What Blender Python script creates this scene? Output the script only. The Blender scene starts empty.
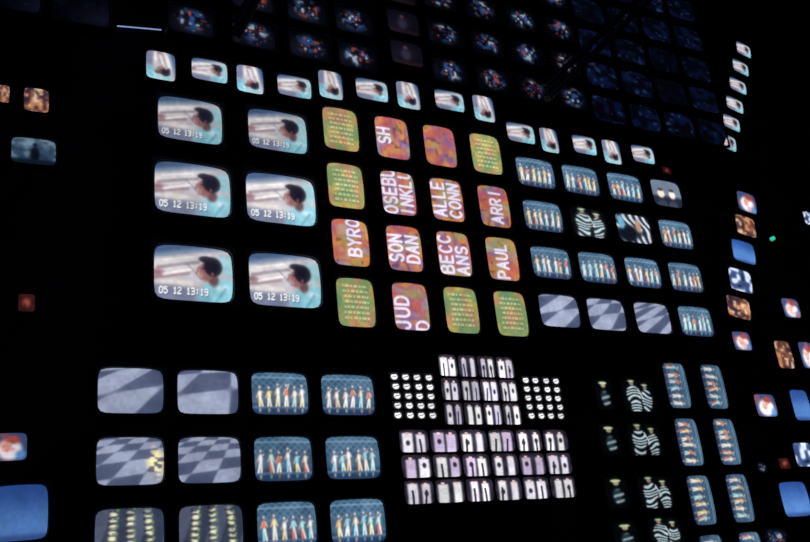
import bpy, math
import numpy as np
from mathutils import Vector, Matrix

scene = bpy.context.scene
scene.view_settings.view_transform = 'Standard'
COL = bpy.context.collection
WALL_Y = 0.55        # face of the wall the sets are bracketed to
ARM_Y = WALL_Y-.002

# ------------------------------------------------------------ materials
def new_mat(name):
    m = bpy.data.materials.new(name); m.use_nodes = True
    return m, m.node_tree.nodes, m.node_tree.links, m.node_tree.nodes['Principled BSDF']

def noisy_mat(name, c1, c2, scale, rough, metallic=0.0, bump=0.0):
    m, n, l, b = new_mat(name)
    tc = n.new('ShaderNodeTexCoord'); nz = n.new('ShaderNodeTexNoise')
    nz.inputs['Scale'].default_value = scale; nz.inputs['Detail'].default_value = 5
    r = n.new('ShaderNodeValToRGB')
    r.color_ramp.elements[0].color = (*c1, 1); r.color_ramp.elements[1].color = (*c2, 1)
    r.color_ramp.elements[0].position = .35; r.color_ramp.elements[1].position = .65
    l.new(tc.outputs['Object'], nz.inputs['Vector']); l.new(nz.outputs['Fac'], r.inputs['Fac'])
    l.new(r.outputs['Color'], b.inputs['Base Color'])
    b.inputs['Roughness'].default_value = rough; b.inputs['Metallic'].default_value = metallic
    if bump:
        bp = n.new('ShaderNodeBump'); bp.inputs['Strength'].default_value = bump
        l.new(nz.outputs['Fac'], bp.inputs['Height']); l.new(bp.outputs['Normal'], b.inputs['Normal'])
    return m

MAT_CASE = noisy_mat('black_plastic', (.008,.008,.011), (.013,.013,.016), 60, .55)
MAT_WALL = noisy_mat('black_painted_wall', (.010,.010,.013), (.018,.018,.022), 3, .85, bump=.1)
MAT_FLOOR = noisy_mat('dark_floor', (.012,.012,.015), (.02,.02,.024), 2, .5)
MAT_STEEL = noisy_mat('dark_steel', (.03,.03,.04), (.05,.05,.06), 12, .5, .6)

m, n, l, b = new_mat('picture_tube')
at = n.new('ShaderNodeAttribute'); at.attribute_name = 'picture'
b.inputs['Base Color'].default_value = (.004,.004,.005,1)
b.inputs['Roughness'].default_value = .35
l.new(at.outputs['Color'], b.inputs['Emission Color'])
b.inputs['Emission Strength'].default_value = 1.0
m.cycles.emission_sampling = 'NONE'
MAT_TUBE = m

def glow_mat(name, col, s):
    m, n, l, b = new_mat(name)
    b.inputs['Base Color'].default_value = (*col, 1)
    b.inputs['Emission Color'].default_value = (*col, 1); b.inputs['Emission Strength'].default_value = s
    return m

# ------------------------------------------------------------ picture painting
def C(*a): return np.array(a, float)
def sm(x): x = np.clip(x, 0, 1); return x*x*(3-2*x)
def put(img, mask, col):
    mask = np.clip(mask, 0, 1)[:, None]; img[:] = img*(1-mask) + C(*col)*mask
def ell(U, V, cx, cy, rx, ry, soft=.35, rot=0):
    a = U-cx; bb = V-cy
    if rot:
        c, s = math.cos(rot), math.sin(rot); a, bb = a*c+bb*s, -a*s+bb*c
    return sm((1-np.sqrt((a/rx)**2+(bb/ry)**2))/soft)
def seg(U, V, x0, y0, x1, y1, r, asp=1.33, soft=.5):
    px, py = (U-x0)*asp, V-y0; dx, dy = (x1-x0)*asp, y1-y0
    t = np.clip((px*dx+py*dy)/(dx*dx+dy*dy+1e-9), 0, 1)
    return sm((1-np.hypot(px-t*dx, py-t*dy)/r)/soft)
def band(x, a, b, s=.03): return sm((x-a)/s+.5)*sm((b-x)/s+.5)
def box(U, V, x0, y0, x1, y1, s=.03): return band(U, x0, x1, s)*band(V, y0, y1, s)
def vn(U, V, gx, gy, rng):
    g = rng.random((gy+2, gx+2)); x = np.clip(U, 0, .9999)*gx; y = np.clip(V, 0, .9999)*gy
    i = x.astype(int); j = y.astype(int); fx = sm(x-i); fy = sm(y-j)
    return (g[j,i]*(1-fx)+g[j,i+1]*fx)*(1-fy)+(g[j+1,i]*(1-fx)+g[j+1,i+1]*fx)*fy

DIG = {'0':'01110 10001 10001 10001 10001 10001 01110','1':'00100 01100 00100 00100 00100 00100 01110',
'2':'01110 10001 00001 00110 01000 10000 11111','3':'11110 00001 00001 01110 00001 00001 11110',
'5':'11111 10000 11110 00001 00001 10001 01110','9':'01110 10001 10001 01111 00001 00001 01110',
':':'00000 00100 00100 00000 00100 00100 00000',' ':'00000 00000 00000 00000 00000 00000 00000'}
def clock_mask(gx, gy, s):
    Wd = 6*len(s)+2; B = np.zeros((11, Wd+2))
    for k, ch in enumerate(s):
        for r, row in enumerate(DIG[ch].split()):
            for c, v in enumerate(row): B[r+2, 2+6*k+c] = float(v)
    x = gx+1.5; y = gy+1.5
    ok = (x >= 0) & (x < Wd) & (y >= 0) & (y < 9.99)
    x = np.clip(x, 0, Wd); y = np.clip(y, 0, 9.5)
    i = x.astype(int); j = y.astype(int); fx = x-i; fy = y-j
    v = (B[j,i]*(1-fx)+B[j,i+1]*fx)*(1-fy)+(B[j+1,i]*(1-fx)+B[j+1,i+1]*fx)*fy
    return sm((v-.1)/.4)*ok
# stroke alphabet (unit cell: x right 0..1, y down 0..1)
def arc(cx, cy, rx, ry, a0, a1, n=10):
    return [(cx+rx*math.cos(math.radians(a0+(a1-a0)*k/n)), cy+ry*math.sin(math.radians(a0+(a1-a0)*k/n))) for k in range(n+1)]
GLY = {
'A': [[(0,1),(.5,0),(1,1)], [(.2,.66),(.8,.66)]],
'B': [[(0,0),(0,1)], [(0,0),(.5,0)]+arc(.55,.24,.38,.24,-90,90)+[(0,.48)], [(0,.48),(.5,.48)]+arc(.6,.74,.40,.26,-90,90)+[(0,1)]],
'C': [arc(.52,.5,.52,.5,-45,-315,16)], 'D': [[(0,0),(.4,0)]+arc(.4,.5,.6,.5,-90,90)+[(0,1),(0,0)]],
'E': [[(.9,0),(0,0),(0,1),(.9,1)], [(0,.5),(.8,.5)]], 'H': [[(0,0),(0,1)], [(1,0),(1,1)], [(0,.5),(1,.5)]],
'I': [[(.5,0),(.5,1)]], 'J': [[(.8,0),(.8,.7)]+arc(.42,.7,.38,.3,0,180)], 'K': [[(0,0),(0,1)], [(.95,0),(0,.6)], [(.3,.42),(1,1)]],
'L': [[(0,0),(0,1),(.85,1)]], 'N': [[(0,1),(0,0),(1,1),(1,0)]], 'O': [arc(.5,.5,.52,.5,0,360,20)],
'P': [[(0,1),(0,0),(.5,0)]+arc(.55,.27,.42,.27,-90,90)+[(0,.54)]], 'R': [[(0,1),(0,0),(.5,0)]+arc(.55,.26,.42,.26,-90,90)+[(0,.52)], [(.45,.52),(1,1)]],
'S': [arc(.5,.26,.44,.26,-30,-270,12)+arc(.5,.76,.46,.25,-90,150,12)], 'U': [[(0,0),(0,.65)]+arc(.5,.65,.5,.35,180,0)+[(1,0)]],
'Y': [[(0,0),(.5,.5),(1,0)], [(.5,.5),(.5,1)]], 'W': [[(0,0),(.25,1),(.5,.2),(.75,1),(1,0)]]}
def letters(a, d, s, adv=1.0, cw=.62, ch=1.0, th=.105):
    best = np.full(len(a), 9.0)
    for k, c in enumerate(s):
        for pl in GLY.get(c, []):
            for (x0, y0), (x1, y1) in zip(pl[:-1], pl[1:]):
                x0b, x1b = k*adv+x0*cw, k*adv+x1*cw; dx, dy = x1b-x0b, (y1-y0)*ch
                t = np.clip(((a-x0b)*dx+(d-y0*ch)*dy)/(dx*dx+dy*dy+1e-9), 0, 1)
                best = np.minimum(best, np.hypot(a-x0b-t*dx, d-y0*ch-t*dy))
    return sm((th-best)/.07+.5)

def base(U, col): return np.tile(C(*col), (len(U), 1))

def man(U, V, g, stamp=True):
    im = base(U, (184,180,186))
    D = V+.26*U
    put(im, band(D, -1, .24, .12), (66,86,120)); put(im, band(D, .17, .27, .08)*.5, (140,160,180))
    put(im, band(D, .30, .52, .12)*sm((.85-U)/.4), (214,208,208))
    put(im, seg(U, V, .05, .44, .55, .30, .06, soft=.9)*.6, (104,96,112))
    put(im, seg(U, V, .10, .30, .50, .20, .03, soft=.9)*.8, (240,238,240))
    put(im, seg(U, V, .0, .62, .42, .52, .06, soft=.9)*.6, (128,96,106))
    put(im, seg(U, V, .12, .56, .46, .44, .045, soft=.9)*.8, (240,234,230))
    put(im, ell(U, V, .04, .52, .11, .09, .9)*.75, (130,74,84))
    put(im, seg(U, V, .40, .34, .56, .58, .03, soft=.9)*.4, (80,90,110))
    put(im, ell(U, V, .25, .70, .34, .10, .8)*.8, (232,222,216))
    put(im, box(U, V, .82, .12, 1.1, .50, .1), (150,190,200))
    put(im, band(V-.08*U, .74, 2, .12)*sm((.72-U)/.3)*.85, (98,106,136))
    put(im, ell(U, V, .92, .93, .44, .42, .3), (136,192,206))          # shirt
    put(im, ell(U, V, .86, .74, .15, .10, .9)*.7, (206,226,232))
    put(im, ell(U, V, .64, .96, .14, .28, .8)*.55, (92,134,160))
    put(im, seg(U, V, .78, .98, .90, .76, .05, soft=.9)*.5, (84,130,156))
    put(im, ell(U, V, .745, .61, .10, .16, .6), (96,66,70))            # neck
    put(im, ell(U, V, .645, .47, .115, .215, .4), (134,92,92))         # face in shade
    put(im, seg(U, V, .555, .40, .522, .51, .035, soft=.8), (146,102,98))
    put(im, ell(U, V, .585, .54, .035, .10, .9)*.7, (178,130,120))
    put(im, ell(U, V, .62, .41, .06, .03, .9)*.85, (44,34,46))
    put(im, ell(U, V, .575, .605, .035, .013, .9)*.8, (84,46,54))
    put(im, ell(U, V, .74, .36, .145, .215, .3), (22,20,34))           # hair
    put(im, ell(U, V, .655, .235, .125, .085, .45), (28,24,38))
    put(im, ell(U, V, .73, .50, .028, .055, .7)*.8, (126,82,80))
    if stamp:
        put(im, clock_mask((U-.068)/.0094, (V-.792)/.0175, '05 12 13:19')*.7, (24,28,52))
        put(im, clock_mask((U-.06)/.0094, (V-.775)/.0175, '05 12 13:19'), (252,252,255))
    return im
def man_small(U, V, g): return man(U, V, g, False)

def dancers(U, V, g):
    im = base(U, (60,90,118))
    im += (vn(U, V, 6, 5, g)[:, None]-.5)*34
    lat = np.maximum(band((U*8+V*6) % 1, .0, .2, .14), band((U*8-V*6+9) % 1, .0, .2, .14))
    put(im, lat*band(V, -.1, .40, .14)*.40, (136,174,196))
    put(im, band(V, .74, 2, .1)*.75, (30,46,78)); put(im, band(V, .80, .86, .04)*.5, (110,150,180))
    put(im, band(V, .10, .14, .03)*.5, (160,190,210))
    cols = [(255,206,120),(246,250,252),(170,240,236),(255,226,140),(236,120,84),(255,244,222),(140,220,246)]
    n = 6
    for k in range(n):
        x = .12+.76*k/(n-1)+(g.random()-.5)*.05; c = cols[int(g.random()*7)]; c2 = cols[int(g.random()*7)]; h = .38+.10*g.random()
        put(im, ell(U, V, x, h-.10, .028, .050, .8), (244,210,186))
        put(im, ell(U, V, x, h+.07, .042, .14, .6), c)
        lean = (g.random()-.5)*.05
        put(im, seg(U, V, x-.010, h+.16, x-.022+lean, .80, .028), c2)
        put(im, seg(U, V, x+.010, h+.16, x+.026+lean, .80, .028), (236,230,222))
        put(im, seg(U, V, x-.02, h+.0, x-.055, h+.14, .018), (200,170,150))
        put(im, seg(U, V, x+.02, h+.0, x+.05, h-.14+.3*g.random(), .018), (210,200,190))
        put(im, ell(U, V, x, .90, .03, .08, .9)*.6, c)
    return im

def checker(ang, scale, ox=0, warp=0., blaze=0, stretch=1.6):
    def f(U, V, g):
        x = (U-.5)*1.33; y = V-.5
        d = 1/(1+warp*(y+.1)); c, s = math.cos(ang), math.sin(ang)
        xx, yy = x*d, y*d*stretch
        a = (xx+yy*s*1.2)*scale+ox; bb = (yy*c+xx*.22)*scale
        p = np.sin(a*math.pi)*np.sin(bb*math.pi)
        mk = sm(p/.16+.5)
        im = base(U, (62,72,98)); put(im, mk, (156,164,188))
        put(im, ell(U, V, .45, .4, .9, .9, 1)*.18, (186,194,220)); put(im, vn(U, V, 4, 4, g)*.2, (86,98,134))
        if blaze:
            w = vn(U, V, 16, 20, g); put(im, sm((w-.55)/.15)*ell(U, V, .88, .55, .2, .5, .7), (255,238,180))
            put(im, sm((.3-w)/.1)*ell(U, V, .9, .6, .16, .4, .6)*.7, (170,90,60))
        return im
    return f

def sparkle_floor(U, V, g):
    im = base(U, (52,60,82)); put(im, sm(np.sin(U*11+V*3)*2)*.6, (96,104,126))
    for k in range(3):
        x = .22+.28*k+.04*g.random(); xx = x+.05*(V-.5)*(k-1)
        wv = vn(U, V, 12, 26, g)
        bl = sm(np.sin(V*52+k*2+3*wv)*1.5+.5)*sm(wv*3)
        put(im, band(np.abs(U-xx), -1, .05, .06)*bl*band(V, .06, 2, .1), (250,248,206))
        put(im, band(np.abs(U-xx-.055), -1, .02, .03)*sm(np.sin(V*40+k)), (110,150,90))
        put(im, band(np.abs(U-xx+.06), -1, .02, .03)*(1-bl)*.8, (30,30,44))
    return im

def zebra(U, V, g):
    im = base(U, (5,6,9)); ph = g.random()*6
    for cx, w, top in ((.34, .24, .18), (.74, .20, .30)):
        body = np.maximum(ell(U, V, cx, top+.32, w, .34, .2), ell(U, V, cx+.04*math.sin(ph), .86, w*.8, .3, .3))
        st = sm(np.sin((V+.06*np.sin((U-cx)*9+ph)+.04*np.sin(V*13+ph))*54)*1.6+.1)
        put(im, st*body, (196,220,228))
        put(im, ell(U, V, cx, top-.06, .07, .10), (150,128,110))
        put(im, ell(U, V, cx, top-.13, .13, .035, .5), (176,204,170))
        ph += 2
    put(im, seg(U, V, .50, .30, .62, .62, .03), (190,210,215))
    return im
def figure_dark(U, V, g):
    im = base(U, (5,6,9))
    put(im, ell(U, V, .5, .18, .16, .10), (170,156,130)); put(im, ell(U, V, .5, .11, .28, .05), (200,216,176))
    put(im, ell(U, V, .48, .6, .30, .34, .6)*.8, (38,66,80))
    put(im, band(np.sin(V*30+U*5), .4, 2, .4)*ell(U, V, .55, .65, .3, .3)*.8, (170,190,190))
    return im
def diag_bars(U, V, g):
    im = base(U, (24,32,48)); D = (U*1.2-V*.45+.05*np.sin(V*9))
    put(im, sm(np.sin(D*26)*2)*sm(vn(U, V, 4, 3, g)*3), (206,214,226)); put(im, ell(U, V, .30, .7, .36, .38, .4), (14,18,32))
    put(im, ell(U, V, .62, .4, .11, .32, .5), (180,140,116)); put(im, ell(U, V, .15, .3, .1, .3), (100,160,190))
    return im
def two_heads(U, V, g):
    im = base(U, (112,126,146)); put(im, band(V, .62, 2, .12), (34,40,58))
    for x in (.28, .66):
        put(im, ell(U, V, x, .54, .14, .19, .4), (255,240,226)); put(im, ell(U, V, x, .38, .12, .08, .5), (60,46,50)); put(im, ell(U, V, x, .95, .2, .2), (60,66,84))
    return im

def card(U, V, g):
    im = base(U, (130,150,98)); a = vn(U, V, 4, 5, g); b2 = vn(U, V, 5, 4, g)
    put(im, sm((a-.40)/.3)*.7, (200,170,92)); put(im, sm((b2-.52)/.3)*.6, (196,122,104)); put(im, sm((.4-b2)/.3)*.5, (86,142,112))
    rr = np.floor((V-.12)/.11); ph = (V-.12)/.11-rr
    w = (np.sin(U*52+rr*17.3)+np.sin(U*83+rr*7.1)) > -.35
    fr = band(U, .16, .84, .03)*band(V, .12, .88, .03)
    put(im, (w*band(ph, .22, .68, .2)*fr)*.7, (230,232,172)); put(im, (w*band(ph, .68, .95, .15)*fr)*.45, (100,80,70))
    return im
def names(left, right, hue=0, lo=0.0, lx=.05, rx=.54, lh=.36, adv=.215):
    def f(U, V, g):
        im = base(U, (168,104,108) if hue == 0 else (184,122,80))
        a = vn(U, V, 4, 5, g); b2 = vn(U, V, 5, 6, g); c3 = vn(U, V, 9, 11, g); d4 = vn(U, V, 3, 4, g)
        put(im, sm((a-.45)/.3)*.75, (122,94,150)); put(im, sm((b2-.50)/.25)*.75, (204,140,70)); put(im, sm((c3-.7)/.2)*.6, (92,50,70))
        put(im, sm((.4-b2)/.2)*.45, (160,156,170)); put(im, sm((d4-.6)/.25)*.55, (186,76,84)); put(im, sm((.35-d4)/.2)*.6, (154,160,98))
        for s, x0 in ((left, lx), (right, rx)):
            if s:
                aa = (1.0-lo-V)/lh*1.33; dd = (U-x0)/lh
                put(im, letters(aa+.04, dd-.04, s, adv=adv/lh*1.33, cw=adv/lh*1.33*.66)*.5, (70,40,70))
                put(im, letters(aa, dd, s, adv=adv/lh*1.33, cw=adv/lh*1.33*.66), (240,230,255))
        return im
    return f

def blue_sky(U, V, g):
    im = base(U, (40,72,136)); put(im, sm(V*1.3)*.8, (86,130,192)); put(im, band(V, .9, 2, .1)*.6, (30,50,100)); return im
def face(U, V, g):
    im = base(U, (54,70,112)); put(im, ell(U, V, .5, .6, .44, .46, .4), (240,234,238))
    put(im, ell(U, V, .60, .26, .30, .22, .6), (150,66,60)); put(im, ell(U, V, .42, .52, .2, .24, .6), (230,186,172))
    put(im, ell(U, V, .34, .47, .06, .04, .9), (84,50,60)); put(im, ell(U, V, .52, .47, .06, .04, .9), (84,50,60))
    put(im, ell(U, V, .42, .66, .09, .04, .9), (190,50,60)); put(im, ell(U, V, .82, .8, .22, .24, .7), (90,140,200))
    put(im, sm((vn(U, V, 5, 5, g)-.6)/.2)*.4, (210,90,80)); return im
def orange_pic(U, V, g):
    im = base(U, (96,56,48)); a = vn(U, V, 6, 6, g); put(im, sm((a-.4)/.4)*.9, (204,142,100)); b2 = vn(U, V, 9, 9, g)
    put(im, sm((b2-.65)/.2)*.8, (236,216,186)); put(im, sm((.35-a)/.2), (44,34,56)); return im
def red_dim(U, V, g):
    im = base(U, (60,22,22)); put(im, ell(U, V, .5, .5, .4, .4, .9), (160,80,64)); put(im, sm((vn(U, V, 5, 5, g)-.6)/.2)*.5, (30,14,20)); return im
def blue_fig(U, V, g):
    im = base(U, (50,74,98)); put(im, band(V, -1, .35, .3), (96,118,138)); a = vn(U, V, 9, 8, g)
    put(im, sm((a-.6)/.2)*.5, (140,164,186)); put(im, sm((.4-a)/.2)*.5, (24,40,60))
    put(im, ell(U, V, .52, .64, .13, .34), (6,10,20)); put(im, ell(U, V, .52, .27, .07, .1), (6,10,20)); put(im, band(V, .82, 2, .1), (14,26,40))
    return im
def snow_pic(U, V, g):
    im = base(U, (46,66,110)); a = vn(U, V, 5, 5, g); put(im, sm((a-.5)/.2), (200,212,232)); put(im, sm((.3-a)/.2), (16,22,40)); return im
def dim_specks(U, V, g):
    im = base(U, (2,3,7)); w = ell(U, V, .5, .5, .46, .52, .6)
    a = vn(U, V, 8, 7, g); b2 = vn(U, V, 11, 9, g)
    put(im, sm((a-.52)/.2)*w, (32,66,116)); put(im, sm((b2-.70)/.12)*w*.9, (170,180,196)); put(im, sm((.2-b2)/.1)*w*.9, (176,76,44)); put(im, sm((.2-a)/.1)*w*.6, (64,40,100)); return im
def dim_blue(U, V, g):
    im = base(U, (3,4,12)); a = vn(U, V, 5, 5, g); b2 = vn(U, V, 9, 9, g); k = .2+.6*g.random()
    put(im, sm((a-.4)/.4)*.8*k, (12,26,72)); put(im, sm((b2-.8)/.1)*k*.7, (50,90,130)); return im
def dim_brown(U, V, g):
    im = base(U, (12,10,20)); put(im, ell(U, V, .5, .5, .5, .5, 1)*.6, (34,26,40)); put(im, ell(U, V, .45, .6, .22, .34, .7), (44,40,62))
    put(im, ell(U, V, .45, .28, .1, .12, .8), (90,60,56)); put(im, band(V, .85, 2, .1), (30,20,26)); return im
def tiny_head(U, V, g):
    im = base(U, (14,14,20)); x = .5+(g.random()-.5)*.12
    put(im, ell(U, V, x, .56, .38, .42, .3), (255,255,255)); put(im, ell(U, V, x-.05, .22, .24, .14, .5), (20,18,26))
    put(im, seg(U, V, x-.2, .62, x+.22, .5, .07), (50,46,56)); return im
def bright_figs(tint):
    def f(U, V, g):
        im = base(U, (18,15,24)); cc = [(252,250,255), (255,255,255), tint, (236,232,244)]
        put(im, vn(U, V, 6, 4, g)*.4, (110,100,126))
        for k in range(2):
            x = .27+.46*k+(g.random()-.5)*.08; c = cc[int(g.random()*4)]; wl = .12+.07*g.random()
            put(im, box(U, V, x-wl, .12+.1*g.random(), x+wl, 1.1, .10)*(.75+.25*g.random()), c)
            put(im, ell(U, V, x, .16, .08, .10, .5), (226,190,186)); put(im, ell(U, V, x+.01, .08, .08, .06, .6), (40,26,40))
            if g.random() < .6: put(im, seg(U, V, x+.06*(g.random()-.5), .45, x+.08*(g.random()-.5), 1, .05, 1), (36,30,50))
            if g.random() < .5: put(im, ell(U, V, x, .45+.2*g.random(), .10, .16, .6), (28,22,40))
        return im
    return f

# ------------------------------------------------------------ CRT builder
class Acc:
    def __init__(s): s.v = []; s.f = []; s.c = []; s.m = []; s.n = 0
    def add(s, v, f, c, m):
        s.v.append(np.asarray(v, float)); s.c.append(np.asarray(c, float))
        s.f += [tuple(i+s.n for i in q) for q in f]; s.m += [m]*len(f); s.n += len(v)
    def obj(s, name, origin):
        v = np.concatenate(s.v)-np.array(origin); c = np.concatenate(s.c)
        me = bpy.data.meshes.new(name); me.from_pydata(v.tolist(), [], s.f); me.update()
        a = me.color_attributes.new('picture', 'FLOAT_COLOR', 'POINT')
        a.data.foreach_set('color', np.hstack([c, np.ones((len(c), 1))]).astype(np.float32).ravel())
        me.materials.append(MAT_TUBE); me.materials.append(MAT_CASE)
        me.polygons.foreach_set('material_index', s.m)
        me.polygons.foreach_set('use_smooth', [k == 0 for k in s.m]); me.update()
        o = bpy.data.objects.new(name, me); o.location = origin; COL.objects.link(o); return o

def squircle(s, t, n):
    mm = np.maximum(np.abs(s), np.abs(t)); q = (np.abs(s)**n+np.abs(t)**n)**(1/n)
    fac = np.where(mm > 1e-6, mm/np.maximum(q, 1e-9), 1); f = 1+(fac-1)*mm**6
    return s*f, t*f
def lin(c):
    c = np.clip(c/255, 0, 1); return np.where(c < .04045, c/12.92, ((c+.055)/1.055)**2.4)
def blur(a, k):
    for _ in range(k):
        p = np.pad(a, ((1,1),(0,0),(0,0)), 'edge'); a = .25*p[:-2]+.5*p[1:-1]+.25*p[2:]
        p = np.pad(a, ((0,0),(1,1),(0,0)), 'edge'); a = .25*p[:, :-2]+.5*p[:, 1:-1]+.25*p[:, 2:]
    return a
PER = []
for k in range(10): PER.append((-1+.2*k, -1))
for k in range(10): PER.append((1, -1+.2*k))
for k in range(10): PER.append((1-.2*k, 1))
for k in range(10): PER.append((-1, 1-.2*k))
PER = np.array(PER, float)

def crt(acc, x, z, w, h, paint, roll=0, turned=False, seed=0, gain=1.0, res=190, soft=1, halo=.18):
    g = np.random.default_rng(seed)
    nx = int(np.clip(w*res, 14, 160)); ny = int(np.clip(h*res, 12, 120))
    s, t = np.meshgrid(np.linspace(-1, 1, nx+1), np.linspace(-1, 1, ny+1)); s = s.ravel(); t = t.ravel()
    ps, pt = squircle(s, t, 9); xs = ps*(1-.025*pt**2); zs = pt*(1-.03*ps**2)
    ys = -.055*w*(1-.5*(ps**2+pt**2))
    U = (xs+1)/2; V = (1-zs)/2
    if turned: U, V = V, 1-U
    im = paint(U, V, g)
    im = im*(1+.14*(vn(U, V, 4, 4, g)-.5)+.12*(vn(U, V, 20, 16, g)-.5))[:, None]
    col = lin(im).reshape(ny+1, nx+1, 3)
    if soft: col = blur(col, soft)
    if halo: col = col*(1-halo*.4)+blur(col, max(4, nx//3))*halo          # phosphor halation
    col = col.reshape(-1, 3)*gain*(.92+.16*g.random())
    ca, sa = math.cos(roll), math.sin(roll)
    def place(px, pz, y): return np.stack([x+px*ca+pz*sa, y, z-px*sa+pz*ca], 1)
    f = [(j*(nx+1)+i, j*(nx+1)+i+1, (j+1)*(nx+1)+i+1, (j+1)*(nx+1)+i) for j in range(ny) for i in range(nx)]
    acc.add(place(xs*w/2, zs*h/2, ys), f, col, 0)
    mg = min(.032, .07*min(w, h)+.001)
    P0, P1 = PER[:, 0], PER[:, 1]; a0, b0 = squircle(P0, P1, 9); e = a0*(1-.025*b0**2); ez = b0*(1-.03*a0**2)
    ye = -.055*w*(1-.5*(a0**2+b0**2)); a1, b1 = squircle(P0, P1, 22)
    W2, H2 = w/2+mg, h/2+mg; one = np.ones(len(P0))
    back = min(.30, .55*w)
    loops = [place(e*w/2*.995, ez*h/2*.995, ye+.001), place(e*(w/2+mg*.3), ez*(h/2+mg*.3), -.05*w*one-.002),
             place(a1*(W2-.003), b1*(H2-.003), -.05*w*one-.002), place(a1*W2, b1*H2, -.05*w*one+.003),
             place(a1*W2, b1*H2, back*.45*one), place(a1*W2*.72, b1*H2*.72, back*.8*one),
             place(a1*W2*.42, b1*H2*.42, back*one+.02), place(a1*W2*.16, b1*H2*.16, back*one+.02), place(a1*W2*.16, b1*H2*.16, ARM_Y*one)]
    N = len(P0); v = np.concatenate(loops); f = []
    for k in range(len(loops)-1):
        for i in range(N):
            j = (i+1) % N; f.append((k*N+i, k*N+j, (k+1)*N+j, (k+1)*N+i))
    f.append(tuple((len(loops)-1)*N+i for i in range(N)))
    acc.add(v, f, np.zeros((len(v), 3)), 1)
    if w > .4:     # push buttons under the tube
        for k in range(4):
            cx = W2*.45+k*.03; cz = -H2+mg*.38
            q = [(cx+dx*.009, cz+dz*.005, y) for y in (-.05*w-.009, -.05*w) for dx, dz in ((-1,-1),(1,-1),(1,1),(-1,1))]
            q = np.array(q); vv = place(q[:, 0], q[:, 1], q[:, 2])
            acc.add(vv, [(0,1,2,3),(0,4,5,1),(1,5,6,2),(2,6,7,3),(3,7,4,0)], np.zeros((8, 3)), 1)

SEED = [0]
def tv(name, x, z, w, h, paint, **k):
    SEED[0] += 1; a = Acc(); crt(a, x, z, w, h, paint, seed=SEED[0], **k); return a.obj(name, (x, 0, z))

# ------------------------------------------------------------ the video wall (metres on the wall)
for x, z, w, h in [(1.675,5.355,.50,.375),(2.395,5.385,.50,.365),(1.685,4.755,.575,.425),(2.39,4.765,.575,.425),(1.68,4.07,.575,.425),(2.385,4.075,.575,.425)]:
    tv('television', x, z, w, h, man, gain=1.0 if z < 5 else .78, soft=1, halo=.18, res=260)
strip = [(1.45,5.81,.225,.255),(1.84,5.85,.29,.20),(2.18,5.84,.225,.255),(2.57,5.85,.30,.20),(2.91,5.94,.22,.275),(3.31,5.97,.31,.21),(3.68,5.99,.23,.275),
 (4.12,6.02,.31,.205),(4.50,6.01,.23,.275),(4.89,5.81,.32,.205),(5.23,5.79,.21,.265),(5.67,5.81,.29,.20),(6.02,5.79,.225,.265),(6.45,5.83,.30,.195)]
for x, z, w, h in strip: tv('small_television', x, z, w, h, man_small, turned=h > w, halo=.25)
tv('small_television', 6.75, 5.69, .13, .085, red_dim, gain=.4)
BX = [2.97, 3.465, 3.95, 4.445]; BZ = [5.51, 4.97, 4.455, 3.94]
prog = [[card, card, names('', 'BYRO', 1, .22, rx=.42, lh=.34), card],
        [names('SH', '', 0, .34, lx=.06, lh=.34), names('OSEBU', 'INKLU', 0, .02), names('SON', 'DAN', 0, .20), names('JUD', 'D', 0, .02, adv=.25, rx=.6)],
        [names('', '', 0), names('ALLE', 'CONN', 1, .10), names('BECC', 'ANS', 0, .05, adv=.23), card],
        [card, names('', 'ARRI', 1, .10, rx=.36), names('', 'PAUL', 1, .05, rx=.28), card]]
for i in range(4):
    for j in range(4): tv('television', BX[i]+.003*j*(i == 3), BZ[j], .322, .405, prog[i][j], res=260, gain=.92)
CX = [4.985, 5.53, 6.095, 6.66]; CZ = [5.39, 4.935, 4.465, 4.0]
cb1 = checker(.5, 1.8, .3, .5); cb2 = checker(.8, 1.5, .0, .3); cb3 = checker(1.0, 2.6, .2, .6)
progC = [[dancers]*3+[two_heads], [dancers, zebra, diag_bars, dancers], [dancers]*4, [cb2, cb1, cb3, dancers]]
for j in range(4):
    for i in range(4):
        if (j, i) == (0, 3): tv('television', 6.66, 5.40, .40, .295, two_heads)
        else: tv('television', CX[i], CZ[j], .435, .30, progC[j][i], gain=1.05)
DX = [1.24, 1.765, 2.295, 2.835]; DZ = [3.19, 2.72, 2.265]
progD = [[checker(.75, 1.25, .35, .7), checker(.25, 1.0, .55, .9), dancers, dancers],
         [checker(.35, 2.3, .1, .8, 1, 2.0), checker(.25, 2.4, .4, .8, 0, 2.2), dancers, dancers], [sparkle_floor, sparkle_floor, dancers, dancers]]
for j in range(3):
    for i in range(4): tv('television', DX[i], DZ[j], .428, .308, progD[j][i], res=220, gain=1.0 if i > 1 else .9)
for j, z in enumerate([3.345, 2.815, 2.295, 1.775]):
    for i, x in enumerate([6.225, 6.71]): tv('television', x, z, .275, .43, dancers, turned=True, gain=.85)
for x, z, w, h, p in [(5.33,3.24,.19,.27,figure_dark),(5.72,3.24,.37,.29,zebra),(5.30,2.84,.22,.26,figure_dark),(5.69,2.84,.38,.28,zebra),
                    (5.27,2.39,.24,.25,figure_dark),(5.70,2.38,.38,.27,zebra),(5.28,2.03,.25,.22,figure_dark),(5.72,2.04,.37,.24,zebra)]:
    tv('television', x, z, w, h, p, gain=.85 if p is zebra else .9, halo=.04, soft=1, res=220)
for x, z, w, h in [(8.55,7.63,.23,.18),(8.40,7.34,.25,.18),(8.26,7.05,.26,.18),(8.11,6.76,.26,.18),(7.97,6.49,.25,.18),(7.83,6.21,.23,.19)]:
    tv('small_television', x, z, w, h, man_small, roll=.20, halo=.3)
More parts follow.
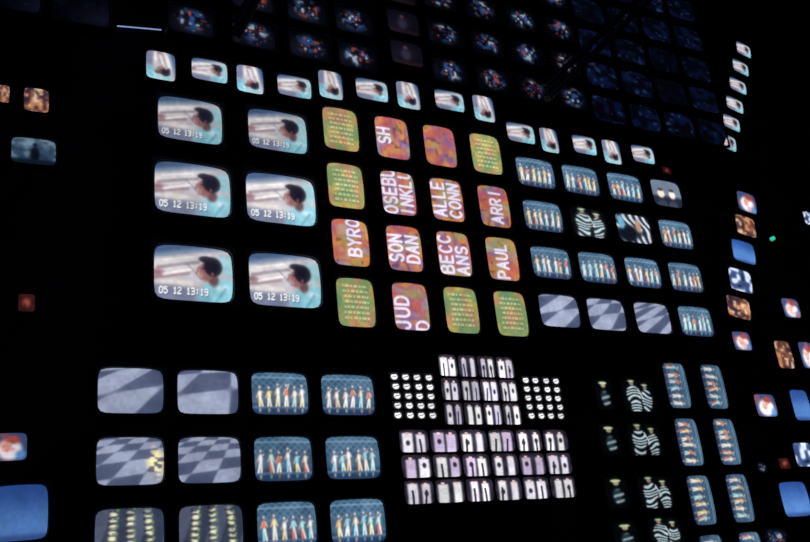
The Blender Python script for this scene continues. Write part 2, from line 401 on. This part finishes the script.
for x, z, w, h, p in [(7.87,5.46,.28,.24,face),(7.75,5.16,.29,.235,orange_pic),(7.61,4.84,.33,.25,blue_sky),(7.45,4.50,.32,.25,snow_pic),(7.32,4.19,.32,.23,orange_pic),
    (7.25,3.83,.25,.19,face),(8.13,4.24,.26,.21,face),(7.83,3.71,.24,.29,orange_pic),(7.36,3.17,.29,.22,face),(8.19,3.72,.22,.28,face),
    (7.88,3.18,.26,.31,blue_sky),(7.73,2.68,.27,.23,snow_pic),(7.44,2.26,.38,.32,blue_sky),(8.85,5.39,.13,.16,snow_pic),
    (7.42,2.60,.15,.10,red_dim),(7.10,2.57,.15,.10,dim_specks),(7.05,1.93,.36,.16,dim_specks)]:
    tv('small_television', x, z, w, h, p, roll=.14 if z > 4.1 and x < 8 else 0, halo=.3, gain=1.15 if p in (face, snow_pic, blue_sky) else .9)
for x, z, w, h, p in [(.345,5.33,.07,.14,orange_pic),(.56,5.32,.165,.19,orange_pic),(.56,4.90,.29,.20,blue_fig),(.565,3.77,.10,.12,red_dim),(.51,2.82,.20,.17,face),(.585,2.42,.325,.33,blue_sky)]:
    tv('small_television', x, z, w, h, p, gain=.8, halo=.2, roll=-.03)

def bank(name, xs, zs, w, h, paint, gain=1.0, turned=False, res=190, skip=(), **kw):
    a = Acc()
    for j, z in enumerate(zs):
        for i, x in enumerate(xs):
            if (i, j) in skip: continue
            SEED[0] += 1; crt(a, x, z, w, h, paint, seed=SEED[0], gain=gain*(.75+.35*((SEED[0]*37) % 10)/10), turned=turned, res=res, **kw)
    return a.obj(name, (xs[0], 0, zs[0]))
L = lambda a, b, n: [a+(b-a)*k/(n-1) for k in range(n)]
bank('miniature_monitor_bank', L(3.25,3.555,4), L(3.35,3.045,5), .088, .066, tiny_head, 1.25, res=260, soft=0, halo=.1)
bank('miniature_monitor_bank', L(4.50,4.815,4), L(3.355,3.05,5), .088, .066, tiny_head, 1.25, res=260, soft=0, halo=.1)
bank('small_monitor_bank', L(3.75,4.31,4), L(3.455,3.06,3), .172, .178, bright_figs((220,218,238)), 1.2, soft=0, res=220, halo=.1)
bank('small_monitor_bank', L(3.36,4.71,6), L(2.84,2.455,3), .25, .172, bright_figs((222,204,238)), 1.2, soft=0, res=220, halo=.1)
bank('unlit_monitor_bank', [1.70,2.24,2.74,3.20], [6.30,6.68,7.06], .36, .26, dim_specks, 1.05, skip=((0,1),(3,2)))
bank('unlit_monitor_bank', [3.72], [6.45,6.80,7.15], .33, .25, dim_brown, .9)
bank('unlit_monitor_bank', [4.17,4.66,5.15,5.64], [6.36,6.78,7.20,7.62], .36, .26, dim_specks, 1.0)
bank('unlit_monitor_bank', L(6.10,7.6,4), L(6.30,8.4,6), .42, .30, dim_blue, 1.0)
bank('unlit_monitor_bank', [.35,.85], [6.2,6.6], .40, .28, dim_blue, .3)

def tube_between(acc, p, q, r, mat, n=12):
    p, q = Vector(p), Vector(q); d = (q-p).normalized(); u = d.orthogonal().normalized(); w = d.cross(u)
    v = [tuple(c+u*r*math.cos(2*math.pi*k/n)+w*r*math.sin(2*math.pi*k/n)) for c in (p, q) for k in range(n)]
    f = [(k, (k+1) % n, n+(k+1) % n, n+k) for k in range(n)]+[tuple(range(n)), tuple(range(n, 2*n))]
    off = len(acc[0]); acc[0].extend(v); acc[1].extend([tuple(i+off for i in q2) for q2 in f]); acc[2].extend([mat]*len(f))
def simple(name, parts, mats):
    acc = ([], [], [])
    for p, q, r, m, n in parts: tube_between(acc, p, q, r, m, n)
    me = bpy.data.meshes.new(name); me.from_pydata(acc[0], [], acc[1])
    for m in mats: me.materials.append(m)
    me.polygons.foreach_set('material_index', acc[2]); me.update()
    o = bpy.data.objects.new(name, me); COL.objects.link(o); return o
MAT_LAMP = glow_mat('fluorescent_glow', (.3,.42,.8), .8)
simple('fluorescent_tube', [((1.13,.1,6.18),(1.48,.1,6.23),.005,0,12),((1.10,.1,6.176),(1.13,.1,6.18),.010,1,12),((1.48,.1,6.23),(1.51,.1,6.234),.010,1,12),
   ((1.115,.1,6.178),(1.115,ARM_Y,6.178),.008,1,8),((1.495,.1,6.232),(1.495,ARM_Y,6.232),.008,1,8)], [MAT_LAMP, MAT_STEEL])
simple('indicator_lamp', [((8.2,.02,5.08),(8.2,.06,5.08),.022,0,12),((8.2,.06,5.08),(8.2,ARM_Y,5.08),.03,1,12)], [glow_mat('green_glow', (.05,.7,.45), .8), MAT_STEEL])

def truss(name, a, b, h=.22):
    a, b = Vector(a), Vector(b); d = (b-a); n = int(d.length/.5); up = Vector((0, 0, h)); parts = [(a, b, .03, 0, 8), (a+up, b+up, .03, 0, 8)]
    for k in range(n):
        p = a+d*k/n; q = a+d*(k+1)/n; parts += [(p, q+up, .012, 0, 6), (p, p+up, .012, 0, 6)]
    return simple(name, parts, [MAT_STEEL])
truss('roof_truss', (4.60,-.8,5.66), (9.36,-.8,10.14), .12)
truss('roof_truss', (1.80,-.8,5.60), (3.72,-.8,10.14), .12)

def slab(name, x0, y0, z0, x1, y1, z1, mat):
    v = [(x, y, z) for z in (z0, z1) for x, y in ((x0,y0),(x1,y0),(x1,y1),(x0,y1))]
    me = bpy.data.meshes.new(name); me.from_pydata(v, [], [(3,2,1,0),(4,5,6,7),(0,1,5,4),(1,2,6,5),(2,3,7,6),(3,0,4,7)])
    me.materials.append(mat); o = bpy.data.objects.new(name, me); COL.objects.link(o); return o
slab('wall_back', -4, WALL_Y, 0, 13, WALL_Y+.2, 10.3, MAT_WALL)
slab('wall_left', -4.2, -10, 0, -4, WALL_Y+.2, 10.3, MAT_WALL)
slab('wall_right', 13, -10, 0, 13.2, WALL_Y+.2, 10.3, MAT_WALL)
slab('wall_front', -4.2, -10.2, 0, 13.2, -10, 10.3, MAT_WALL)
slab('floor', -4.2, -10.2, -.2, 13.2, WALL_Y+.2, 0, MAT_FLOOR)
slab('ceiling', -4.2, -10.2, 10.3, 13.2, WALL_Y+.2, 10.5, MAT_WALL)

ld = bpy.data.lights.new('fill_light', 'AREA'); ld.energy = 32; ld.size = 4; ld.color = (.4,.45,1)  # added dim blue fill that lifts the blacks, not a fixture of the room
lo = bpy.data.objects.new('fill_light', ld); lo.location = (4, -7, 9.8); COL.objects.link(lo)
w = bpy.data.worlds.new('world'); scene.world = w; w.use_nodes = True
w.node_tree.nodes['Background'].inputs[0].default_value = (.002,.002,.004,1)

# ------------------------------------------------------------ camera
cd = bpy.data.cameras.new('camera'); cam = bpy.data.objects.new('camera', cd); COL.objects.link(cam)
cd.lens = 39.8; cd.sensor_width = 36
cd.dof.use_dof = True; cd.dof.focus_distance = 5.6; cd.dof.aperture_fstop = 2.8
Rm = Matrix(((.8813,-.0827,-.4653), (-.4615,-.3629,-.8095), (-.1019,.9282,-.3579)))
cam.matrix_world = Matrix.Translation((0,-6,1.6)) @ Rm.to_quaternion().to_matrix().to_4x4()
scene.camera = cam
